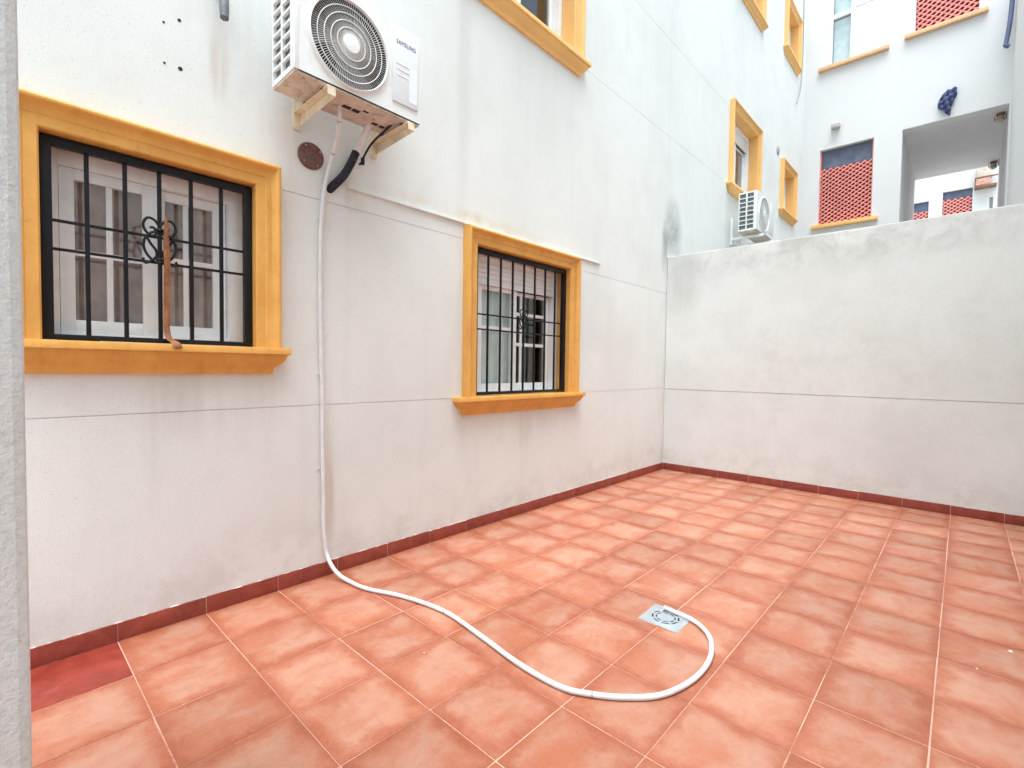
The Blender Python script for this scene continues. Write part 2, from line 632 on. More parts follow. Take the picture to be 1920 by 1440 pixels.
MB().slab('x', -.26, -.101, -3.0, YF + .25, -.2, ROOF, OPEN).slab('x', -.1005, -.0045, -3.0, YF + .25, -.2, ROOF, [(h[0] - .03, h[1] + .03, h[2] - .03, h[3] + .03) for h in OPEN]).build('wall_core', 'stucco_house', house)
sh = MB()
sh.box(-4.2, -4.0, -3.0, YF + .25, -.2, ROOF)
sh.box(-4.0, -.261, -3.2, -3.0, -.2, ROOF).box(-4.0, -.261, YF + .05, YF + .25, -.2, ROOF)
for zz in (-.2, 2.62, 5.60, 8.58, ROOF):
    sh.box(-4.0, -.261, -3.0, YF + .05, zz, zz + .2)
for yy in (1.3, 5.1, 9.2):
    sh.box(-4.0, -.261, yy, yy + .1, 0, ROOF)
sh.build('unseen_shell', 'room_paint', house)  # unseen shell added to keep sky light out from behind the windows


def surround(y0, y1, z0, z1):
    prof = [(0, -.108), (0, .030), (.006, .036), (.044, .036), (.048, .040), (.054, .041), (.064, .044), (.075, .051), (.083, .061),
            (.087, .068), (.093, .073), (.101, .074), (.108, .070), (.112, .062), (.112, .0)]
    m = MB()
    for a, b in zip(prof[:-1], prof[1:]):
        s = []
        for (u, x) in (a, b):
            s.append([(x, y0 - u, z0), (x, y0 - u, z1 + u), (x, y1 + u, z1 + u), (x, y1 + u, z0)])
        for k in range(3):
            m.quad(s[0][k], s[0][k + 1], s[1][k + 1], s[1][k])
    return m


def sill(y0, y1, z0, ext):
    """returned moulding under the opening; y0, y1 = opening edges"""
    a, b = y0 - .112, y1 + .112
    lv = [(0, .080, 0), (-.004, .082, -.002), (-.030, .082, -.002), (-.034, .079, .002), (-.036, .068, .014), (-.044, .066, .016), (-.060, .060, .024), (-.078, .048, .042),
          (-.092, .034, .062), (-.100, .028, .072), (-.104, .026, .076), (-.128, .022, .082), (-.132, .0205, .085)]
    m = MB()
    rings = []
    for dz, p, e in lv:
        k = .5 + .5 * (ext + .07) / .155
        e = e * k
        rings.append([m.pt((0.0, a - ext + e, z0 + dz)), m.pt((p, a - ext + e, z0 + dz)), m.pt((p, b + ext - e, z0 + dz)), m.pt((0.0, b + ext - e, z0 + dz))])
    m.f.append(rings[0])
    for r, s in zip(rings[:-1], rings[1:]):
        for k in range(4):
            m.f.append([r[k], r[(k + 1) % 4], s[(k + 1) % 4], s[k]])
    m.f.append(rings[-1][::-1])
    m.box(-.108, .0, y0 + .0005, y1 - .0005, z0 - .03, z0 - .001)
    return m


XW = -.112     # face of the aluminium frame


def window_small(paint='ochre_paint', ext=.04, curtain='curtain_brown'):
    y0, y1, z0, z1 = O1
    zt = 1.284
    fr_ = MB()
    X = XW
    for bb in ((y0, -.155, zt, z1), (.478, y1, zt, z1), (-.155, .478, 2.01, z1), (-.155, .478, zt, 1.325)):
        fr_.box(X - .07, X, bb[0], bb[1], bb[2], bb[3])
    w = fr_.build('window', 'aluminium_white', house, bevel=.003, smooth=.6, weld=False)
    surround(y0, y1, zt, z1).build('surround', paint, w, smooth=.5)
    sill(y0, y1, zt, ext).build('sill', paint, w, smooth=.5)

    def sash(ya, yb, ga, gb, x, z_a, z_b, mull, bar):
        s = MB()
        s.box(x - .026, x, ya, ga, z_a, z_b).box(x - .026, x, gb, yb, z_a, z_b)
        s.box(x - .026, x, ga, gb, z_a, z_a + .052).box(x - .026, x, ga, gb, z_b - .045, z_b)
        s.box(x - .018, x - .007, mull - .011, mull + .011, z_a + .052, z_b - .045)
        s.box(x - .017, x - .008, ga, gb, bar - .012, bar + .012)
        s.build('sash', 'aluminium_white', w, bevel=.002, smooth=.6, weld=False)
        MB().box(x - .015, x - .010, ga, gb, z_a + .052, z_b - .045).build('pane', 'glass', w)
    sash(-.153, .196, -.105, .126, X - .008, 1.326, 2.008, .010, 1.662)
    sash(.168, .476, .218, .417, X - .037, 1.326, 2.008, .303, 1.690)
    c = MB()
    pts = [(-.196 - .0045 * math.sin(k * .45) - .002 * math.sin(k * 1.1), -.17 + k * .0083) for k in range(81)]
    for (xa, ya), (xb, yb) in zip(pts[:-1], pts[1:]):
        c.quad((xa, ya, 1.28), (xb, yb, 1.28), (xb, yb, 2.09), (xa, ya, 2.09))
    c.build('curtain', curtain, w, smooth=1.2)
    return w


def window_large(paint='ochre_paint', ext=.085, right_bars=True):
    y0, y1, z0, z1 = O2
    zt = .984
    X = XW
    fr_ = MB()
    for bb in ((y0, 2.215, zt, z1), (3.158, y1, zt, z1), (2.215, 3.158, 2.05, z1), (2.215, 3.158, zt, 1.008)):
        fr_.box(X - .075, X, bb[0], bb[1], bb[2], bb[3])
    w = fr_.build('window', 'aluminium_white', house, bevel=.003, smooth=.6, weld=False)
    surround(y0, y1, zt, z1).build('surround', paint, w, smooth=.5)
    sill(y0, y1, zt, ext).build('sill', paint, w, smooth=.5)
    s = MB()
    zz = 1.862
    while zz < 2.05:
        s.box(X - .028 - .002, X - .018, 2.216, 3.157, zz, min(zz + .036, 2.0499))
        zz += .0385
    s.box(X - .034, X - .031, 2.216, 3.157, 1.862, 2.05)
    s.box(X - .034, X - .010, 2.216, 3.157, 1.846, 1.861)
    s.build('roller_shutter', 'aluminium_white', w, bevel=.004, smooth=.6, weld=False)

    def sash(ya, yb, ga, gb, x, z_b, mull, bars):
        z_a = 1.010
        q_ = MB()
        q_.box(x - .026, x, ya, ga, z_a, z_b).box(x - .026, x, gb, yb, z_a, z_b)
        q_.box(x - .026, x, ga, gb, z_a, z_a + .06).box(x - .026, x, ga, gb, z_b - .03, z_b)
        for (ma, mb_) in mull:
            q_.box(x - .018, x - .007, ma, mb_, z_a + .06, z_b - .03)
        for b_ in (bars if right_bars else ()):
            q_.box(x - .017, x - .008, ga, gb, b_ - .014, b_ + .014)
        q_.build('sash', 'aluminium_white', w, bevel=.002, smooth=.6, weld=False)
        MB().box(x - .015, x - .010, ga, gb, z_a + .06, z_b - .03).build('pane', 'glass', w)
    sash(2.217, 2.69, 2.285, 2.628, X - .036, 1.845, ((2.492, 2.520),) if right_bars else (), (1.518,))
    sash(2.645, 3.156, 2.700, 3.105, X - .064, 1.845, ((2.775, 2.800),) if right_bars else (), (1.40, 1.66))
    c = MB()
    pts = [(-.216 - .006 * math.sin(k * .42) - .003 * math.sin(k * 1.05), 2.2 + k * .0070) for k in range(79)]
    for (xa, ya), (xb, yb) in zip(pts[:-1], pts[1:]):
        c.quad((xa, ya, .95), (xb, yb, .95), (xb, yb, 2.06), (xa, ya, 2.06))
    pts = [(-.27 - .01 * math.sin(k * .85), 3.18 + k * .013) for k in range(16)]
    for (xa, ya), (xb, yb) in zip(pts[:-1], pts[1:]):
        c.quad((xa, ya, .95), (xb, yb, .95), (xb, yb, 2.06), (xa, ya, 2.06))
    c.build('curtain', 'curtain_pale', w, smooth=1.2)
    return w


w1 = window_small()
tag(w1, 'small white sliding window behind the wide black grille')
w2 = window_large()
tag(w2, 'tall white sliding window with half lowered shutter behind the narrow black grille')
w3 = window_large('ochre_far', .085, False)
w3.location = (0, 0, DZ)
for dy, k in ((DY, 1), (DY, 2)):
    c_ = copy_tree(w3, house)
    c_.location = (0, dy, k * DZ)
w5 = window_small('ochre_far', .05, 'curtain_pale')
w5.location = (0, D5, DZ)
c_ = copy_tree(w5, house)
c_.location = (0, D5, 2 * DZ)

# black iron grilles
XG = -.030


def scroll_curve(cy, cz, sc, side):
    """wrought scroll on one side of the central bar"""
    P1 = [(.000, .075), (.018, .10), (.040, .108), (.055, .094), (.060, .07), (.050, .045), (.030, .03), (.012, .045), (.022, .066), (.036, .066)]
    P2 = [(.006, .052), (.030, .045), (.052, .02), (.060, -.015), (.050, -.05), (.030, -.075), (.018, -.085)]
    P3 = [(.050, .025), (.034, -.005), (.016, -.03), (.012, -.055), (.030, -.078), (.05, -.092), (.062, -.085), (.060, -.072)]
    P4 = [(.060, -.012), (.074, -.012), (.084, -.008)]
    return [[(XG + .004, cy + side * a * sc, cz + b * sc) for a, b in P] for P in (P1, P2, P3, P4)]


def grille(y0, y1, z0, z1, ybars, zbars, name_label, post, orn_y, orn_z, orn_s, rs):
    fm = MB()
    pw = post
    fm.box(XG - pw / 2, XG + pw / 2, y0, y0 + pw, z0, z1).box(XG - pw / 2, XG + pw / 2, y1 - pw, y1, z0, z1)
    fm.box(XG - pw / 2, XG + pw / 2, y0 + pw, y1 - pw, z1 - pw, z1).box(XG - pw / 2, XG + pw / 2, y0 + pw, y1 - pw, z0, z0 + pw * .6)
    gq = fm.build('window_grille', 'iron', house, bevel=.002, smooth=.6, weld=False)
    tag(gq, name_label)
    for yb in ybars:
        MB().box(XG - rs, XG + rs, yb - rs, yb + rs, z0 + pw * .6, z1 - pw).build('upright_bar', 'iron', gq, bevel=.001, smooth=.6)
    for zb in zbars:
        MB().box(XG - rs - .003, XG - rs + .0085, y0 + pw, y1 - pw, zb - .0055, zb + .0055).build('cross_bar', 'iron', gq, bevel=.001, smooth=.6)
    om = MB()
    for sd in (-1, 1):
        for P in scroll_curve(orn_y, orn_z, orn_s, sd):
            om.tube(smooth_path(P, 5), .0056 * orn_s, 8)
    for dz_ in (-.085, -.072, .06):
        om.lathe([(.004, -.005), (.015 * orn_s, -.005), (.017 * orn_s, 0), (.015 * orn_s, .005), (.004, .005)], 12, (XG, orn_y, orn_z + dz_ * orn_s), 'z')
    om.build('scroll_ornament', 'iron', gq, smooth=.7)
    return gq


grille(O1[0] + .004, O1[1] - .003, 1.290, 2.086, [-.075, .050, .172, .294, .420], [1.650, 1.763], 'wide black iron window grille with a scroll ornament', .034, .172, 1.735, 1.0, .0075)
grille(O2[0] + .012, O2[1] + .0 - .003, .992, 2.084, [2.235 + .1375 * k for k in range(7)], [1.487, 1.600], 'tall narrow black iron window grille with a small scroll ornament', .036, 2.647, 1.59, .80, .0065)
# hinges of the tall grille
# ledge bead and drill holes (dark discs, the shade inside put into their colour)
MB().box(0, .016, 1.06, 3.72, 2.216, 2.232).build('ledge_bead', 'stucco_house', house, bevel=.004, smooth=.6)
for (yy, zz, r_) in ((.189, 2.703, .005), (.248, 2.742, .007), (.190, 2.528, .005), (.250, 2.529, .009)):
    MB().lathe([(r_, -.01), (r_, .0015), (r_ * .6, .0018)], 14, (0, yy, zz)).build('dark_drill_hole', 'dark_void', house, smooth=.6)

# skirting tiles
sk = {}


def skirting(parent, axis, fixed, a, b, z0=0.0, hgt=.079, sgn=1):
    w = b - a - .0025
    hh = hgt + random.uniform(-.0012, .0012)
    m = MB()
    if axis == 'y':
        m.box(min(0, sgn * .009), max(0, sgn * .009), -w / 2, w / 2, 0, hh)
        loc = (fixed + sgn * .0005, (a + b) / 2, z0 + .0012)
    else:
        m.box(-w / 2, w / 2, min(0, sgn * .009), max(0, sgn * .009), 0, hh)
        loc = ((a + b) / 2, fixed + sgn * .0005, z0 + .0012)
    m.build('skirting_tile', 'skirting_red', parent, loc, bevel=.0012, smooth=.8)


for j in range(len(yl) - 1):
    if yl[j] > -1.7:
        skirting(house, 'y', 0.0, yl[j], yl[j + 1] - (.010 if j == len(yl) - 2 else 0))



def ragged(a, b, place, seed):
    m = MB()
    rr = random.Random(seed)
    n = int((b - a) / .018)
    hs0 = [.0785 + max(0, rr.gauss(.0015, .0022)) for _ in range(n + 1)]
    ts0 = [.0065 + rr.uniform(0, .002) for _ in range(n + 1)]
    for k in range(n):
        u, v = a + (b - a) * k / n, a + (b - a) * (k + 1) / n
        m.quad(place(u, .0002, hs0[k]), place(v, .0002, hs0[k + 1]), place(v, ts0[k + 1], hs0[k + 1] - .002), place(u, ts0[k], hs0[k] - .002))
        m.quad(place(u, ts0[k], hs0[k] - .002), place(v, ts0[k + 1], hs0[k + 1] - .002), place(v, ts0[k + 1], 0), place(u, ts0[k], 0))
    return m


ragged(-1.6, YB - .012, lambda u, d, z: (d, u, z), 1).build('skirting_mortar', 'mortar', house)

# ---- walls of the patio
back = empty('boundary_wall', (0, 0, 0))
tag(back, 'low stained white stucco wall closing the far end of the patio', 'wall')
MB().box(0.003, XR + .2, YB, YB + .18, -.2, .9635).build('wall_panel', 'stucco_yard', back)
MB().box(0.003, XR + .2, YB, YB + .18, .9685, HW).build('wall_panel', 'stucco_yard', back, bevel=.008)
MB().box(0.003, XR + .2, YB + .008, YB + .172, .9635, .9685).build('joint', 'stucco_yard', back)
for i in range(len(xl) - 1):
    skirting(back, 'x', YB, xl[i] + (.010 if i == 0 else 0), xl[i + 1], sgn=-1)

ragged(.02, XR - .01, lambda u, d, z: (u, YB - d, z), 2).build('skirting_mortar', 'mortar', back)
side = empty('boundary_wall')
tag(side, 'unseen white stucco wall right of the patio, its height set for the light', 'wall')
MB().box(XR, XR + .18, -2.0, YB - .001, -.2, 6.6).build('wall_panel', 'stucco_yard', side, bevel=.008)  # out of frame; height raised to hold sky light off the house wall
for j in range(len(yl) - 1):
    skirting(side, 'y', XR, yl[j], yl[j + 1] - (.010 if j == len(yl) - 2 else 0), sgn=-1)

near = empty('gate_pier')
tag(near, 'grey speckled stucco pier standing in front of the wide grilled window', 'pier')
MB().box(.95, 1.72, YN - .45, YN, -.0, HW).build('shaft', 'stucco_near', near, bevel=.012)  # hidden width kept short to let light onto the lower house wall
for a_, b_ in ((.952, 1.205), (1.207, 1.46), (1.462, 1.718)):
    skirting(near, 'x', YN, a_, b_, sgn=1)

# ---- house on the right beyond the neighbour wall
rh = MB().slab('x', XR, XR + .25, YB + .19, YF - .001, -.2, 7.6).box(XR + .25, XR + 4, YB + .19, YF - .001, 7.6 - .2, 7.6).box(XR + 4, XR + 4.2, YB + .19, YF, -.2, 7.6)
tag(rh.build('neighbour_house', 'stucco_far'), 'plain pale stucco house wall opposite the ochre windows beyond the boundary wall', 'building')

# ---- gallery facade at the far end
gal = empty('gallery_house', (0, YF, 0))
tag(gal, 'white house with red lattice screens and an open passage under its upper floor', 'building')
L1 = (.31, 1.215, 4.25, 5.79)
PS = (1.65, 3.07, 3.0, 5.80)
U1 = (.40, 1.31, 7.46, 9.2)
U2 = (1.78, 2.64, 7.53, 9.1)
gw = MB()
gw.slab('y', 0, .22, -.25, XR + .3, -.2, 9.7, [L1, PS, U1, U2])
gw.build('wall', 'stucco_far', gal)
gi = MB()
gi.box(PS[0] - .2, PS[0] - .0, .2205, 3.3, -.2, 9.7)
gi.box(PS[1], PS[1] + .25, .2205, 3.3, -.2, 9.7)
gi.box(PS[0], PS[1], .2205, 3.3, PS[3], PS[3] + .2)
gi.box(PS[0], PS[1], .2205, 3.3, PS[2] - .2, PS[2])
gi.build('passage', 'passage_stucco', gal, weld=False)
gs = MB()
gs.box(-.25, PS[0] - .2, 3.0, 3.3, -.2, 9.7).box(PS[0], PS[1], 3.1, 3.3, PS[3] + .2, 9.7)
gs.box(-.25, PS[1] + .25, .2205, 3.3, 9.7, 9.7 + .2).box(-.5, -.25, .2505, 3.3, -.2, 9.7)
gs.box(-.25, PS[0] - .2, .2205, 3.0, 6.4, 6.6)
gs.build('unseen_shell', 'room_paint', gal, weld=False)  # unseen shell, seals the interior so the openings stay dark


def lattice(parent, xa, xb, za, zb, y, pitch, width, thick=.016, name='lattice_screen', mat='lattice_salmon', slope=.72):
    """two layers of crossing slats clipped to the opening"""
    for layer, sg in ((0, 1), (1, -1)):
        m = MB()
        sl = sg * slope
        # line z = z_c + sl*(x-xa)
        k0 = za - abs(sl) * (xb - xa) - pitch
        zc = k0
        while zc < zb + abs(sl) * (xb - xa) + pitch:
            pts = []
            t0, t1 = xa, xb
            # clip to za..zb
            for zlim, lo in ((za, True), (zb, False)):
                xz = xa + (zlim - zc) / sl
                if (sl > 0) == lo:
                    t0 = max(t0, xz)
                else:
                    t1 = min(t1, xz)
            if t1 - t0 > .01:
                a = (t0, y + layer * thick, zc + sl * (t0 - xa))
                b = (t1, y + layer * thick, zc + sl * (t1 - xa))
                m.obox(a, b, thick * .98, width, upv=(-sl, 0, 1))
            zc += pitch
        o = m.build(name, mat, parent, weld=False)
        tag(o, kind='stuff')


def sill_bar(parent, xa, xb, z, mat='tan_sill'):
    MB().box(xa, xb, -.085, .0, z - .075, z).build('sill', mat, parent, bevel=.008, smooth=.6)


# first-floor lattice opening
for xx in (L1[0], L1[1] - .02):
    MB().box(xx, xx + .02, .03, .09, L1[2], L1[3]).build('frame_post', 'lattice_salmon', gal)
lattice(gal, L1[0] + .02, L1[1] - .02, L1[2], 5.40, .045, .082, .022, .014)
MB().box(L1[0] + .021, L1[1] - .021, .105, .115, L1[2], 5.40).build('hole_shade', 'lattice_shade', gal)  # dark red sheet stands in for the shaded depth of the lattice holes
MB().box(L1[0] + .021, L1[1] - .021, .10, .12, 5.405, L1[3]).build('dark_gap', 'slate_blue', gal)  # slate sheet for the open gap, dark interior put into its colour
sill_bar(gal, .20, 1.32, 4.25, 'ochre_far')
# second-floor lattice
lattice(gal, U2[0] + .005, U2[1] - .005, U2[2], U2[3], .045, .092, .026, .014)
MB().box(U2[0] + .001, U2[1] - .001, .105, .115, U2[2], U2[3]).build('hole_shade', 'lattice_shade', gal)  # sheet coloured as the shade deep in the upper lattice
sill_bar(gal, 1.63, 2.76, 7.52)
# second-floor window
wf = MB()
for bb in ((.40, .455, 7.46, 9.2), (.76, .83, 7.46, 9.2), (1.255, 1.31, 7.46, 9.2), (.455, .76, 8.42, 8.50), (.455, .76, 7.46, 7.50), (.83, 1.255, 8.50, 8.56)):
    wf.box(bb[0], bb[1], .05, .11, bb[2], bb[3])
wfo = wf.build('window', 'aluminium_white', gal, bevel=.004, smooth=.6, weld=False)
for (a, b, c0, d0) in ((.455, .76, 7.50, 8.42), (.455, .76, 8.50, 9.2)):
    MB().box(a, b, .075, .082, c0, d0).build('pane', 'glass', wfo)
    MB().box(a, b, .16, .17, c0, d0).build('blind', 'curtain_pale', wfo)
MB().box(.83, 1.255, .07, .09, 7.46, 8.50).build('door_panel', 'aluminium_white', wfo, bevel=.004)
MB().box(.83, 1.255, .07, .09, 8.56, 9.2).build('door_panel', 'aluminium_white', wfo, bevel=.004)
sill_bar(gal, .24, 1.40, 7.46)

# ---- house beyond the passage
far = empty('far_house', (0, 26.0, 0))
tag(far, 'white house with two lattice screens seen through the open passage', 'building')
FL1 = (.50, 1.385, 6.9, 8.25)
FL2 = (1.81, 2.69, 6.9, 8.50)
FD = (3.17, 3.27, 6.9, 8.0)
MB().slab('y', 0, .25, -8, 12, -.2, 13, [FL1, FL2, FD]).build('wall', 'stucco_far', far)
for fl, top in ((FL1, 7.86), (FL2, 8.18)):
    lattice(far, fl[0], fl[1], fl[2], top, .05, .135, .036)
    MB().box(fl[0], fl[1], .11, .12, fl[2], top).build('hole_shade', 'lattice_shade', far)  # shade behind the far slats put into a dark red sheet
    MB().box(fl[0], fl[1], .11, .13, top + .003, fl[3]).build('dark_gap', 'slate_blue', far)  # dark sheet in place of the unlit interior above the lattice
MB().box(FD[0], FD[1], .10, .12, FD[2], FD[3]).build('door_panel', 'lamp_grey', far)
# small wooden balcony
bal = empty('wooden_balcony', (2.95, 25.6, 8.35))
tag(bal, 'small pinkish brown wooden balcony box on the house beyond the passage', 'balcony')
MB().box(-.22, .40, 0, .39, .0, .06).build('floor_board', 'wood_brown', bal)
MB().box(-.20, .22, 0, .03, .08, .33).build('front_panel', 'pink_awning', bal)
MB().box(-.22, .45, -.01, .03, .335, .375).build('rail', 'wood_brown', bal)
MB().box(-.16, .26, .05, .37, .40, .85).build('back_panel', 'pan_beige', bal)
MB().box(-.22, -.19, 0, .39, .06, .335).build('post', 'wood_brown', bal)

# ------------------------------------------------------------------ air conditioners


def ac_unit(y0, y1, x0, x1, z0, z1, fc, fr_, panel, near):
    """fan unit: side grid faces -Y, fan faces +X"""
    ac = empty('air_conditioner', (x0, (y0 + y1) / 2, z0))
    off = Vector((x0, (y0 + y1) / 2, z0))

    def add(m, name, mat, parent=ac, **kw):
        m.v = [tuple(Vector(v) - off) for v in m.v]
        o = m.build(name, mat, parent, **kw)
        return o
    # casing: shell of plates with a round hole in front
    m = MB()
    yl0 = y0 + .022
    fy, fz = fc
    n = 64
    angs = sorted([2 * math.pi * k / n for k in range(n)] + [math.atan2(b - fz, a - fy) % (2 * math.pi) for a in (yl0, y1) for b in (z0, z1)])

    def on_rect(a):
        dx, dz = math.cos(a), math.sin(a)
        ts = []
        if dx > 1e-9:
            ts.append((y1 - fy) / dx)
        if dx < -1e-9:
            ts.append((yl0 - fy) / dx)
        if dz > 1e-9:
            ts.append((z1 - fz) / dz)
        if dz < -1e-9:
            ts.append((z0 - fz) / dz)
        q_ = min(ts)
        return (fy + dx * q_, fz + dz * q_)
    for a, b in zip(angs, angs[1:] + [angs[0] + 2 * math.pi]):
        pa, pb = on_rect(a), on_rect(b)
        ca, cb = (fy + fr_ * math.cos(a), fz + fr_ * math.sin(a)), (fy + fr_ * math.cos(b), fz + fr_ * math.sin(b))
        m.quad((x1, *ca), (x1, *pa), (x1, *pb), (x1, *cb))
    m.quad((x0, yl0, z0), (x0, yl0, z1), (x0, y1, z1), (x0, y1, z0))
    m.quad((x0, y1, z0), (x0, y1, z1), (x1, y1, z1), (x1, y1, z0))
    m.quad((x0, yl0, z1), (x1, yl0, z1), (x1, y1, z1), (x0, y1, z1))
    m.quad((x0, yl0, z0), (x1, yl0, z0), (x1, yl0, z1), (x0, yl0, z1))
    add(m, 'casing', 'plastic_white')
    # bottom pan
    m = MB().box(x0 + .004, x1 - .008, y0 + .004, y1 - .004, z0 - .012, z0 - .001)
    pan = add(m, 'bottom_pan', 'pan_beige', bevel=.003, smooth=.6)
    if near:
        for (a, b, c0, d0) in ((.30, .345, .12, .15), (.355, .395, .12, .15), (.50, .535, .075, .10), (.545, .575, .075, .10), (.40, .43, .16, .175), (.62, .64, .17, .185)):
            m = MB().box(x0 + c0, x0 + d0, y0 + a, y0 + b, z0 - .0135, z0 - .0115)
            add(m, 'drain_slot', 'dark_void').parent = pan  # dark blocks on the pan, slot shade put into their colour
    # rim lip around the front lower edge
    # well + back of fan
    m = MB()
    nn = 48
    for k in range(nn):
        a, b = 2 * math.pi * k / nn, 2 * math.pi * (k + 1) / nn
        ca, cb = (fy + fr_ * math.cos(a), fz + fr_ * math.sin(a)), (fy + fr_ * math.cos(b), fz + fr_ * math.sin(b))
        m.quad((x1, *ca), (x1, *cb), (x1 - .11, *cb), (x1 - .11, *ca))
        m.f.append([m.pt((x1 - .11, fy, fz)), m.pt((x1 - .11, *ca)), m.pt((x1 - .11, *cb))])
    add(m, 'fan_well', 'dark_void' if near else 'plastic_white', smooth=.7)
    m = MB()
    m.lathe([(.06 * fr_ / .2, 0), (.06 * fr_ / .2, .03), (.03, .04)], 20, (x1 - .09, fy, fz))
    for k in range(3):
        a0 = k * 2.094 + .5
        rows = []
        for rr in (.25, .5, .75, .94):
            rows.append([(x1 - .085 + .05 * s, fy + fr_ * rr * math.cos(a0 + (s - .5) * 1.1 + rr * .35), fz + fr_ * rr * math.sin(a0 + (s - .5) * 1.1 + rr * .35)) for s in (0, .25, .5, .75, 1)])
        for r_, s_ in zip(rows[:-1], rows[1:]):
            for q_ in range(4):
                m.quad(r_[q_], r_[q_ + 1], s_[q_ + 1], s_[q_])
    add(m, 'fan', 'blade_grey' if near else 'guard_white', smooth=.8)
    # guard: rings, curved spokes, hub disc
    m = MB()
    R = fr_
    for rr in (.36, .52, .68, .84):
        m.tube([(x1 + .010 * (1 - rr) + .006, fy + R * rr * math.cos(2 * math.pi * k / 56), fz + R * rr * math.sin(2 * math.pi * k / 56)) for k in range(57)], .0024, 6, cap=False)
    add(m, 'guard_ring', 'guard_white', smooth=.8)
    m = MB()
    ns = 104
    for k in range(ns):
        a0 = 2 * math.pi * k / ns
        pp = []
        for s in range(5):
            rr = .20 + .80 * s / 4
            a = a0 + .22 * (rr - .2)
            pp.append(Vector((x1 + .010 * (1 - rr) + .003, fy + R * rr * math.cos(a), fz + R * rr * math.sin(a))))
        m.tube(pp, .00125, 4, cap=False)
    tag(add(m, 'guard_spokes', 'guard_white', weld=False), kind='stuff')
    m = MB()
    m.lathe([(R * .215, .0), (R * .215, .012), (R * .20, .017), (R * .12, .0185)], 32, (x1 + .003, fy, fz))
    add(m, 'guard_hub', 'plastic_white', smooth=.6)
    m = MB()
    prof = [(R * .985, 0), (R * .99, .011), (R * 1.005, .016), (R * 1.025, .015), (R * 1.045, .008), (R * 1.05, .0)]
    for (ra, ha), (rb, hb) in zip(prof[:-1], prof[1:]):
        for k in range(64):
            a, b = 2 * math.pi * k / 64, 2 * math.pi * (k + 1) / 64
            m.quad((x1 + ha, fy + ra * math.cos(a), fz + ra * math.sin(a)), (x1 + ha, fy + ra * math.cos(b), fz + ra * math.sin(b)),
                   (x1 + hb, fy + rb * math.cos(b), fz + rb * math.sin(b)), (x1 + hb, fy + rb * math.cos(a), fz + rb * math.sin(a)))
    add(m, 'guard_rim', 'plastic_white', smooth=.8)
    # side grid
    m = MB().box(x0 + .01, x1 - .05, y0 + .019, y0 + .0215, z0 + .02, z1 - .02)
    add(m, 'coil', 'coil_grey')
    xs0, xs1 = x0, x1 - .035
    m = MB()
    m.box(xs1 - .012, x1, y0, y0 + .022, z0, z1)
    m.box(xs0, xs0 + .012, y0, y0 + .022, z0, z1)
    xm = (xs0 + xs1) / 2
    m.box(xm - .009, xm + .009, y0 + .001, y0 + .018, z0 + .025, z1 - .02)
    m.box(xs0 + .012, xs1 - .012, y0, y0 + .022, z0, z0 + .025).box(xs0 + .012, xs1 - .012, y0, y0 + .022, z1 - .02, z1)
    nr = 8
    hh = (z1 - z0 - .045) / nr
    for k in range(1, nr):
        zz_ = z0 + .025 + k * hh
        m.box(xs0 + .012, xm - .009, y0 + .001, y0 + .016, zz_ - .006, zz_ + .006)
        m.box(xm + .009, xs1 - .012, y0 + .001, y0 + .016, zz_ - .006, zz_ + .006)
    add(m, 'side_grid', 'plastic_white', bevel=.0015, smooth=.6, weld=False)
    # service panel on the front
    pa, pb, pz0, pz1 = panel
    m = MB().box(x1, x1 + .009, pa, pb, pz0, pz1)
    sp_ = add(m, 'service_panel', 'panel_white', bevel=.006, smooth=.6)
    return ac, sp_, off


ac1, panel1, off1 = ac_unit(.612, 1.315, .095, .350, 2.562, 3.035, (.889, 2.790), .207, (1.130, 1.296, 2.622, 2.985), True)
tag(ac1, 'white outdoor air conditioner unit with round fan guard above the conduit and brown vent cap', 'air conditioner', 'outdoor air conditioner units on the house wall')
# lettering on the service panel
cu = bpy.data.curves.new('lettering', 'FONT')
cu.body = 'SAMSUNG'
cu.size = .034
cu.extrude = .0006
cu.space_character = 1.12
cu.align_x = 'CENTER'
tmp = bpy.data.objects.new('tmp_text', cu)
col.objects.link(tmp)
dg = bpy.context.evaluated_depsgraph_get()
tme = bpy.data.meshes.new_from_object(tmp.evaluated_get(dg))
bpy.data.objects.remove(tmp)
xs = [v.co.x for v in tme.vertices]
sc_ = .122 / (max(xs) - min(xs))
for v in tme.vertices:
    a, b, c_ = v.co
    v.co = Vector((.350 + .0098 + c_, 1.213 + a * sc_, 2.930 + b * .95)) - off1
tme.materials.clear()
tme.materials.append(M['badge_navy'])
lo = bpy.data.objects.new('lettering', tme)
col.objects.link(lo)
lo.parent = panel1


def onpanel(m, name, mat, **kw):
    m.v = [tuple(Vector(v) - off1) for v in m.v]
    o = m.build(name, mat, panel1, **kw)
    return o


for zz in (2.825, 2.795, 2.765):
    onpanel(MB().box(.3592, .3610, 1.150, 1.232, zz, zz + .008), 'embossed_rib', 'plastic_white', bevel=.0006)
onpanel(MB().box(.3592, .3598, 1.234, 1.286, 2.65, 2.835), 'sticker', 'sticker')

ac2, panel2, off2 = ac_unit(7.10, 7.92, .17, .42, 3.215, 3.765, (7.42, 3.49), .235, (7.70, 7.90, 3.28, 3.72), False)
tag(ac2, 'white outdoor air conditioner unit mounted under an ochre window behind the boundary wall', 'air conditioner', 'outdoor air conditioner units on the house wall')


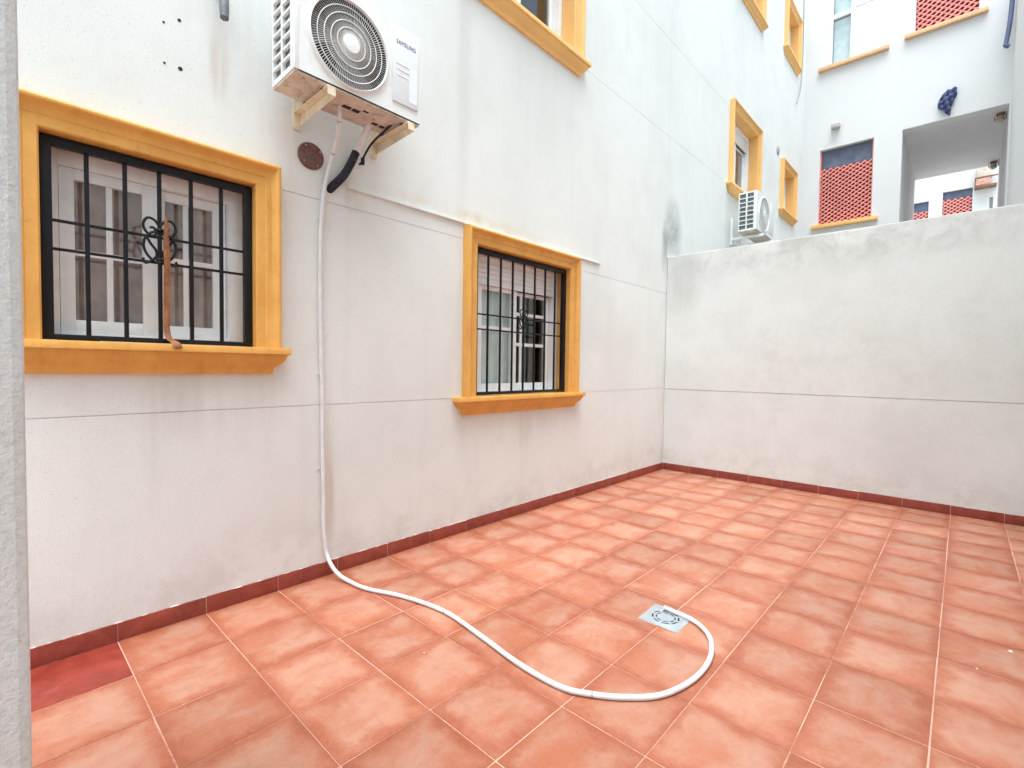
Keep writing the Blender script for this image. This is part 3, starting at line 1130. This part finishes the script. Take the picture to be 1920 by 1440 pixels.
def bracket(y, z, x1, label, tall=.15):
    b = empty('wall_bracket', (0, y, z))
    tag(b, label, 'bracket', 'steel wall brackets under the air conditioner')
    MB().box(0.0005, .006, -.022, .022, -.075, tall).build('wall_plate', 'beige_metal', b, bevel=.001)
    m = MB()
    m.box(.006, x1, -.020, .020, -.004, 0).box(.006, x1, .016, .020, -.042, -.004).box(.006, .0105, -.020, .016, -.072, -.004)
    m.box(x1 - .004, x1, -.020, .016, -.042, -.004)
    m.v = [(x, yy, zz + (.020 * (1 - x / x1) * -1 if zz < -.03 else 0)) for (x, yy, zz) in m.v]
    m.build('arm', 'beige_metal', b, bevel=.001, weld=False)
    for xx in (.11, .30):
        MB().lathe([(.011, 0), (.011, .012), (.007, .012), (.007, .020)], 10, (xx, -.004, .0), 'z').build('rubber_foot', 'black_foam', b, smooth=.6)
        MB().lathe([(.006, -.0005), (.006, .001)], 8, (xx + .06, .020, -.02), 'y').build('bolt_hole', 'dark_void', b)  # hole is a dark disc on the arm, its shade as colour
    return b


bracket(.775, 2.532, .385, 'yellowed steel bracket under the fan end of the air conditioner above the vent cap')
bracket(1.232, 2.532, .385, 'yellowed steel bracket under the service panel end of the air conditioner')
b3 = empty('wall_bracket', (0, 7.30, 3.19))
tag(b3, 'white steel bracket frame under the air conditioner behind the boundary wall', 'bracket')
m = MB()
m.box(.0005, .03, -.02, .02, -.10, .30).box(.03, .46, -.02, .02, -.035, .0)
m.build('near_arm', 'aluminium_white', b3, bevel=.002, weld=False)
MB().box(.0005, .03, .46, .50, -.10, .30).box(.03, .46, .46, .50, -.035, .0).build('far_arm', 'aluminium_white', b3, bevel=.002, weld=False)
MB().box(.03, .05, .02, .46, -.09, -.05).build('cross_rail', 'aluminium_white', b3)

# pipework under the near unit
pp_ = empty('insulated_pipe', (.03, .97, 2.2))
tag(pp_, 'white wrapped refrigerant pipe with a black foam sleeve below the air conditioner', 'pipe')
org = Vector((.03, .97, 2.2))


def rel(pts):
    return [Vector(p) - org for p in pts]


MB().tube(rel(smooth_path([(.16, 1.12, 2.59), (.125, 1.11, 2.52), (.07, 1.105, 2.46), (.05, 1.088, 2.41)], 6)), .019, 14).build('wrapped_pipe', 'hose_white', pp_, smooth=.9)
MB().tube(rel(smooth_path([(.05, 1.090, 2.418), (.045, 1.062, 2.350), (.038, 1.02, 2.27), (.012, .972, 2.205), (-.03, .95, 2.17)], 6)), .0225, 14).build('foam_sleeve', 'black_foam', pp_, smooth=.9)
cab = MB().tube(smooth_path([(.25, 1.20, 2.555), (.17, 1.19, 2.53), (.09, 1.165, 2.48), (.05, 1.145, 2.42), (.045, 1.135, 2.385), (.02, 1.13, 2.37)], 6), .006, 8)
cab.lathe([(.004, -.02), (.011, -.02), (.011, .016), (.004, .016)], 10, (.042, 1.138, 2.388), 'z')
tag(cab.build('power_cable', 'black_foam', smooth=.9), 'thin black cable hanging under the air conditioner', 'cable')

# drain hose
hp = [(.21, .905, 2.56), (.205, .908, 2.50), (.13, .93, 2.42), (.045, .947, 2.34), (.022, .93, 2.24), (.016, .912, 2.12), (.016, .900, 1.9), (.016, .895, 1.6), (.016, .898, 1.3), (.016, .905, 1.0),
      (.016, .912, .7), (.016, .917, .45), (.016, .918, .30), (.017, .919, .21), (.030, .924, .135), (.065, .935, .075), (.125, .955, .034), (.21, .972, .015), (.348, .998, .0115), (.565, 1.084, .0115),
      (.832, 1.129, .0115), (1.125, 1.099, .0115), (1.374, 1.067, .0115), (1.572, 1.070, .0115), (1.685, 1.113, .0115), (1.775, 1.184, .0115), (1.867, 1.292, .0115), (1.918, 1.456, .0115),
      (1.917, 1.625, .0115), (1.865, 1.775, .0115), (1.79, 1.862, .0115), (1.70, 1.905, .0125), (1.585, 1.912, .0155)]
jr = random.Random(11)
hp = [(x + (jr.uniform(-.004, .004) if 12 < k < len(hp) - 1 else 0), y + jr.uniform(-.004, .004), z) for k, (x, y, z) in enumerate(hp)]
hose = MB().tube(smooth_path(hp, 8), .0108, 14).build('drain_hose', 'hose_white', smooth=.9)
tag(hose, 'long white drain hose running down the wall and looping over the tiles', 'hose')
hs_path = smooth_path(hp, 8)


def collar(i):
    a, b = Vector(hs_path[i]), Vector(hs_path[i + 1])
    d = (b - a).normalized()
    MB().tube([a - d * .004, a + d * .004], .0116, 14).build('joint_ring', 'lamp_grey', hose, smooth=.7)


for i in (160, 192, 10, 22):
    collar(i)
for zz in (2.0, 1.62, 1.15, .62):
    MB().box(0.0005, .006, .885 + .0, .925, zz - .006, zz + .006).build('clip', 'hose_white', hose, bevel=.001)

# floor drain
fd = empty('floor_drain', (1.622, 1.846, .0008))
tag(fd, 'square grey drain grate set in the tiles under the hose end', 'drain')
fd.rotation_euler = (0, 0, math.radians(1.5))
MB().box(-.0985, .0985, -.0985, .0985, 0, .0008).build('bedding', 'pan_beige', fd)
MB().box(-.0955, .0955, -.0955, .0955, .0009, .0032).build('plate', 'steel_plate', fd, bevel=.001, smooth=.6)
m = MB()
for k in range(48):
    a, b = 2 * math.pi * k / 48, 2 * math.pi * (k + 1) / 48
    for ra, rb, ha, hb in ((.080, .078, .0032, .0044), (.078, .074, .0044, .0044), (.074, .072, .0044, .0032)):
        m.quad((ra * math.cos(a), ra * math.sin(a), ha), (ra * math.cos(b), ra * math.sin(b), ha), (rb * math.cos(b), rb * math.sin(b), hb), (rb * math.cos(a), rb * math.sin(a), hb))
m.build('raised_ring', 'steel_plate', fd, smooth=.6)
for (ra, rb) in ((.0565, .0640), (.040, .0465)):
    for s in range(8):
        m = MB()
        a0 = s * math.pi / 4 + .1
        for k in range(6):
            a, b = a0 + k * .095, a0 + (k + 1) * .095
            m.quad((ra * math.cos(a), ra * math.sin(a), .0035), (rb * math.cos(a), rb * math.sin(a), .0035), (rb * math.cos(b), rb * math.sin(b), .0035), (ra * math.cos(b), ra * math.sin(b), .0035))
        m.build('slot', 'dark_void', fd)  # dark arcs laid over the plate, shade of the slots as colour

# vent cap, drain spout
m = MB().lathe([(.071, 0), (.0715, .006), (.070, .012), (.064, .016), (.02, .018)], 40, (0, 0, 0))
vc = m.build('vent_cap', 'brown_plastic', None, (0.0005, .848, 2.332), smooth=.6)
tag(vc, 'round dark brown vent cap on the wall below the air conditioner', 'vent')
for a in (.6, 2.2, 3.9, 5.3):
    MB().lathe([(.004, 0), (.004, .003)], 8, (.0165, .055 * math.cos(a), .055 * math.sin(a))).build('screw', 'lamp_grey', vc, smooth=.6)
vc2 = MB().lathe([(.075, 0), (.075, .012), (.066, .018)], 24, (0, 0, 0)).build('vent_cap', 'lamp_grey', None, (0.0005, 9.62, 5.27), smooth=.6)
tag(vc2, 'small grey vent cap on the house wall above the small far ochre window', 'vent')

ds = MB()
path = smooth_path([(-.02, .408, 2.98), (.05, .405, 2.95), (.095, .400, 2.88), (.115, .396, 2.775)], 6)
ds.tube(path, [.020] * (len(path) - 3) + [.019, .0185, .018], 14)
dso = ds.build('drain_spout', 'grey_spout', smooth=.9)
tag(dso, 'short dark grey drain spout sticking from the wall above the wide grilled window', 'pipe')

# brown strip on the grille, blue strip on the ledge
m = MB()
path = [(-.012, .192, 1.850), (-.008, .193, 1.80), (-.012, .192, 1.74), (-.010, .194, 1.66), (-.013, .193, 1.56), (-.012, .192, 1.46), (-.012, .191, 1.38), (-.004, .191, 1.335), (.030, .192, 1.306), (.060, .200, 1.295), (.082, .207, 1.283), (.092, .212, 1.268)]
sp2 = smooth_path(path, 4)
wdt = []
for i, p in enumerate(sp2):
    s = i / (len(sp2) - 1)
    wdt.append((.005 + .007 * min(1, s * 3) + .002 * math.sin(9 * s) + .003 * s, .004 + .002 * math.sin(14 * s)))
rings = []
for i, p in enumerate(sp2):
    w_, h_ = wdt[i]
    tt = (sp2[min(i + 1, len(sp2) - 1)] - sp2[max(i - 1, 0)]).normalized()
    sd = Vector((.25 * math.sin(i * .35), 1, 0)).normalized()
    nn_ = tt.cross(sd).normalized()
    rings.append([m.pt(p + sd * w_ * math.cos(a) + nn_ * h_ * math.sin(a) + nn_ * (.003 * math.cos(a) ** 2)) for a in [k * math.pi / 5 for k in range(10)]])
for r_, s_ in zip(rings[:-1], rings[1:]):
    for k in range(10):
        m.f.append([r_[k], r_[(k + 1) % 10], s_[(k + 1) % 10], s_[k]])
m.f.append(rings[0][::-1])
m.f.append(rings[-1])
tag(m.build('dried_leaf', 'brown_rust', smooth=1.0), 'long curled brown dried leaf strip hanging on the wide black grille', 'leaf')
m = MB().box(-.106, -.066, -.165, -.035, 1.2845, 1.306)
tag(m.build('plastic_strip', 'blue_plastic', bevel=.004, smooth=.6), 'dark blue plastic strip lying on the sill behind the wide grille', 'plastic strip')

# small things on the far facade
wl = empty('wall_lamp', (.58, YF, 6.19))
tag(wl, 'small grey wall lamp above the lower red lattice screen', 'lamp')
MB().box(-.055, .055, -.02, -.0005, -.05, .05).build('base', 'lamp_grey', wl, bevel=.006, smooth=.6)
MB().box(-.075, .075, -.13, -.02, -.055, .035).build('housing', 'lamp_grey', wl, bevel=.012, smooth=.6)

# torn dark blue cloth
out = [(2.40, 6.29), (2.38, 6.305), (2.33, 6.295), (2.27, 6.295), (2.22, 6.25), (2.17, 6.16), (2.145, 6.08), (2.15, 6.01), (2.175, 5.985), (2.195, 5.955), (2.205, 5.99), (2.23, 5.915), (2.27, 5.875), (2.32, 5.82), (2.325, 5.90), (2.335, 5.99), (2.365, 6.07), (2.385, 6.12), (2.395, 6.15), (2.405, 6.17), (2.40, 6.22)]
out = [(a, b) for a, _, b in smooth_path([(a, 0, b) for a, b in out + out[:1]], 3)[:-1]]
m = MB()
cxm, czm = 2.275, 6.08
rr_ = random.Random(3)
rows = []
for s in [k / 9 for k in range(10)]:
    row = []
    for k, (a, b) in enumerate(out):
        xx, zz = cxm + (a - cxm) * s, czm + (b - czm) * s
        yy = YF - .05 - .05 * (1 - s) - .020 * math.sin(xx * 75 + zz * 22) - .014 * math.sin(zz * 60 - xx * 34) 
        row.append((xx, yy, zz))
    rows.append(row)
nO = len(out)
for sgn in (0, 1):
    for r_, s_ in zip(rows[:-1], rows[1:]):
        for k in range(nO):
            k2 = (k + 1) % nO
            q4 = [r_[k], r_[k2], s_[k2], s_[k]]
            q4 = [(a, b + sgn * .012, c0) for a, b, c0 in q4]
            m.quad(*(q4 if sgn == 0 else q4[::-1]))
for k in range(nO):
    k2 = (k + 1) % nO
    a, b = rows[-1][k], rows[-1][k2]
    m.quad(a, b, (b[0], b[1] + .012, b[2]), (a[0], a[1] + .012, a[2]))
tag(m.build('torn_cloth', 'blue_cloth', smooth=1.0), 'torn dark blue cloth caught on the wall above the passage', 'cloth')

# ceiling lamps in the passage
for (yy, sc0, lab) in ((YF + .38, 1.0, 'brown lamp with a wire hoop under the passage ceiling at its near mouth'), (14.55, 1.0, 'brown lamp under the passage ceiling at its far mouth')):
    cl = empty('ceiling_lamp', (2.98, yy, 5.80))
    tag(cl, lab, 'lamp')
    MB().lathe([(.06, -.0005), (.06, -.03), (.045, -.05)], 20, (0, 0, 0), 'z').build('base', 'wood_brown', cl, smooth=.6)
    MB().lathe([(.04, -.05), (.055, -.09), (.05, -.14), (.02, -.16)], 20, (0, 0, 0), 'z').build('globe', 'lamp_grey', cl, smooth=.8)
    MB().tube([(.075 * math.cos(k * .3142), .075 * math.sin(k * .3142), -.10) for k in range(21)], .006, 6, cap=False).tube([(-.075, 0, -.03), (-.075, 0, -.10)], .006, 6).tube([(.075, 0, -.03), (.075, 0, -.10)], .006, 6).build('hoop', 'wood_brown', cl, smooth=.8)

# hanging cable in the far corner, blue pipe on the right house
m = MB().tube(smooth_path([(.02, 11.1, 9.5), (.02, 11.08, 8.67), (.02, 11.12, 7.9), (.025, 11.08, 7.48), (.03, 10.98, 6.95), (.03, 10.72, 6.54)], 8), .011, 8)
tag(m.build('hanging_cable', 'grey_cable', smooth=.9), 'thin grey cable hanging down the house wall near the far corner', 'cable')
m = MB().tube(smooth_path([(3.07, 11.36, 9.3), (3.06, 11.33, 8.2), (3.04, 11.32, 7.4), (3.02, 11.28, 7.0), (2.99, 11.25, 6.72), (2.985, 11.24, 6.66), (3.03, 11.24, 6.63)], 8), .032, 12)
tag(m.build('corner_pipe', 'blue_pipe', smooth=.9), 'dark blue pipe hanging in the corner above the passage', 'pipe')

# plaster crumbs on the tiles
for k, (a, b, s) in enumerate(((2.83, 2.62, .008), (2.72, 2.35, .005), (1.02, .86, .004))):
    m = MB()
    r0 = random.Random(k)
    m.lathe([(s * .4, 0), (s * .9, s * .3), (s * .6, s * .7), (s * .2, s * .8)], 6, (0, 0, 0), 'z')
    m.v = [(x * r0.uniform(.7, 1.4), y * r0.uniform(.7, 1.4), z) for x, y, z in m.v]
    tag(m.build('plaster_crumb', 'crumb_white', None, (a, b, .0006)), 'tiny white plaster crumb lying on the floor tiles', 'crumb', 'plaster crumbs on the tiles')
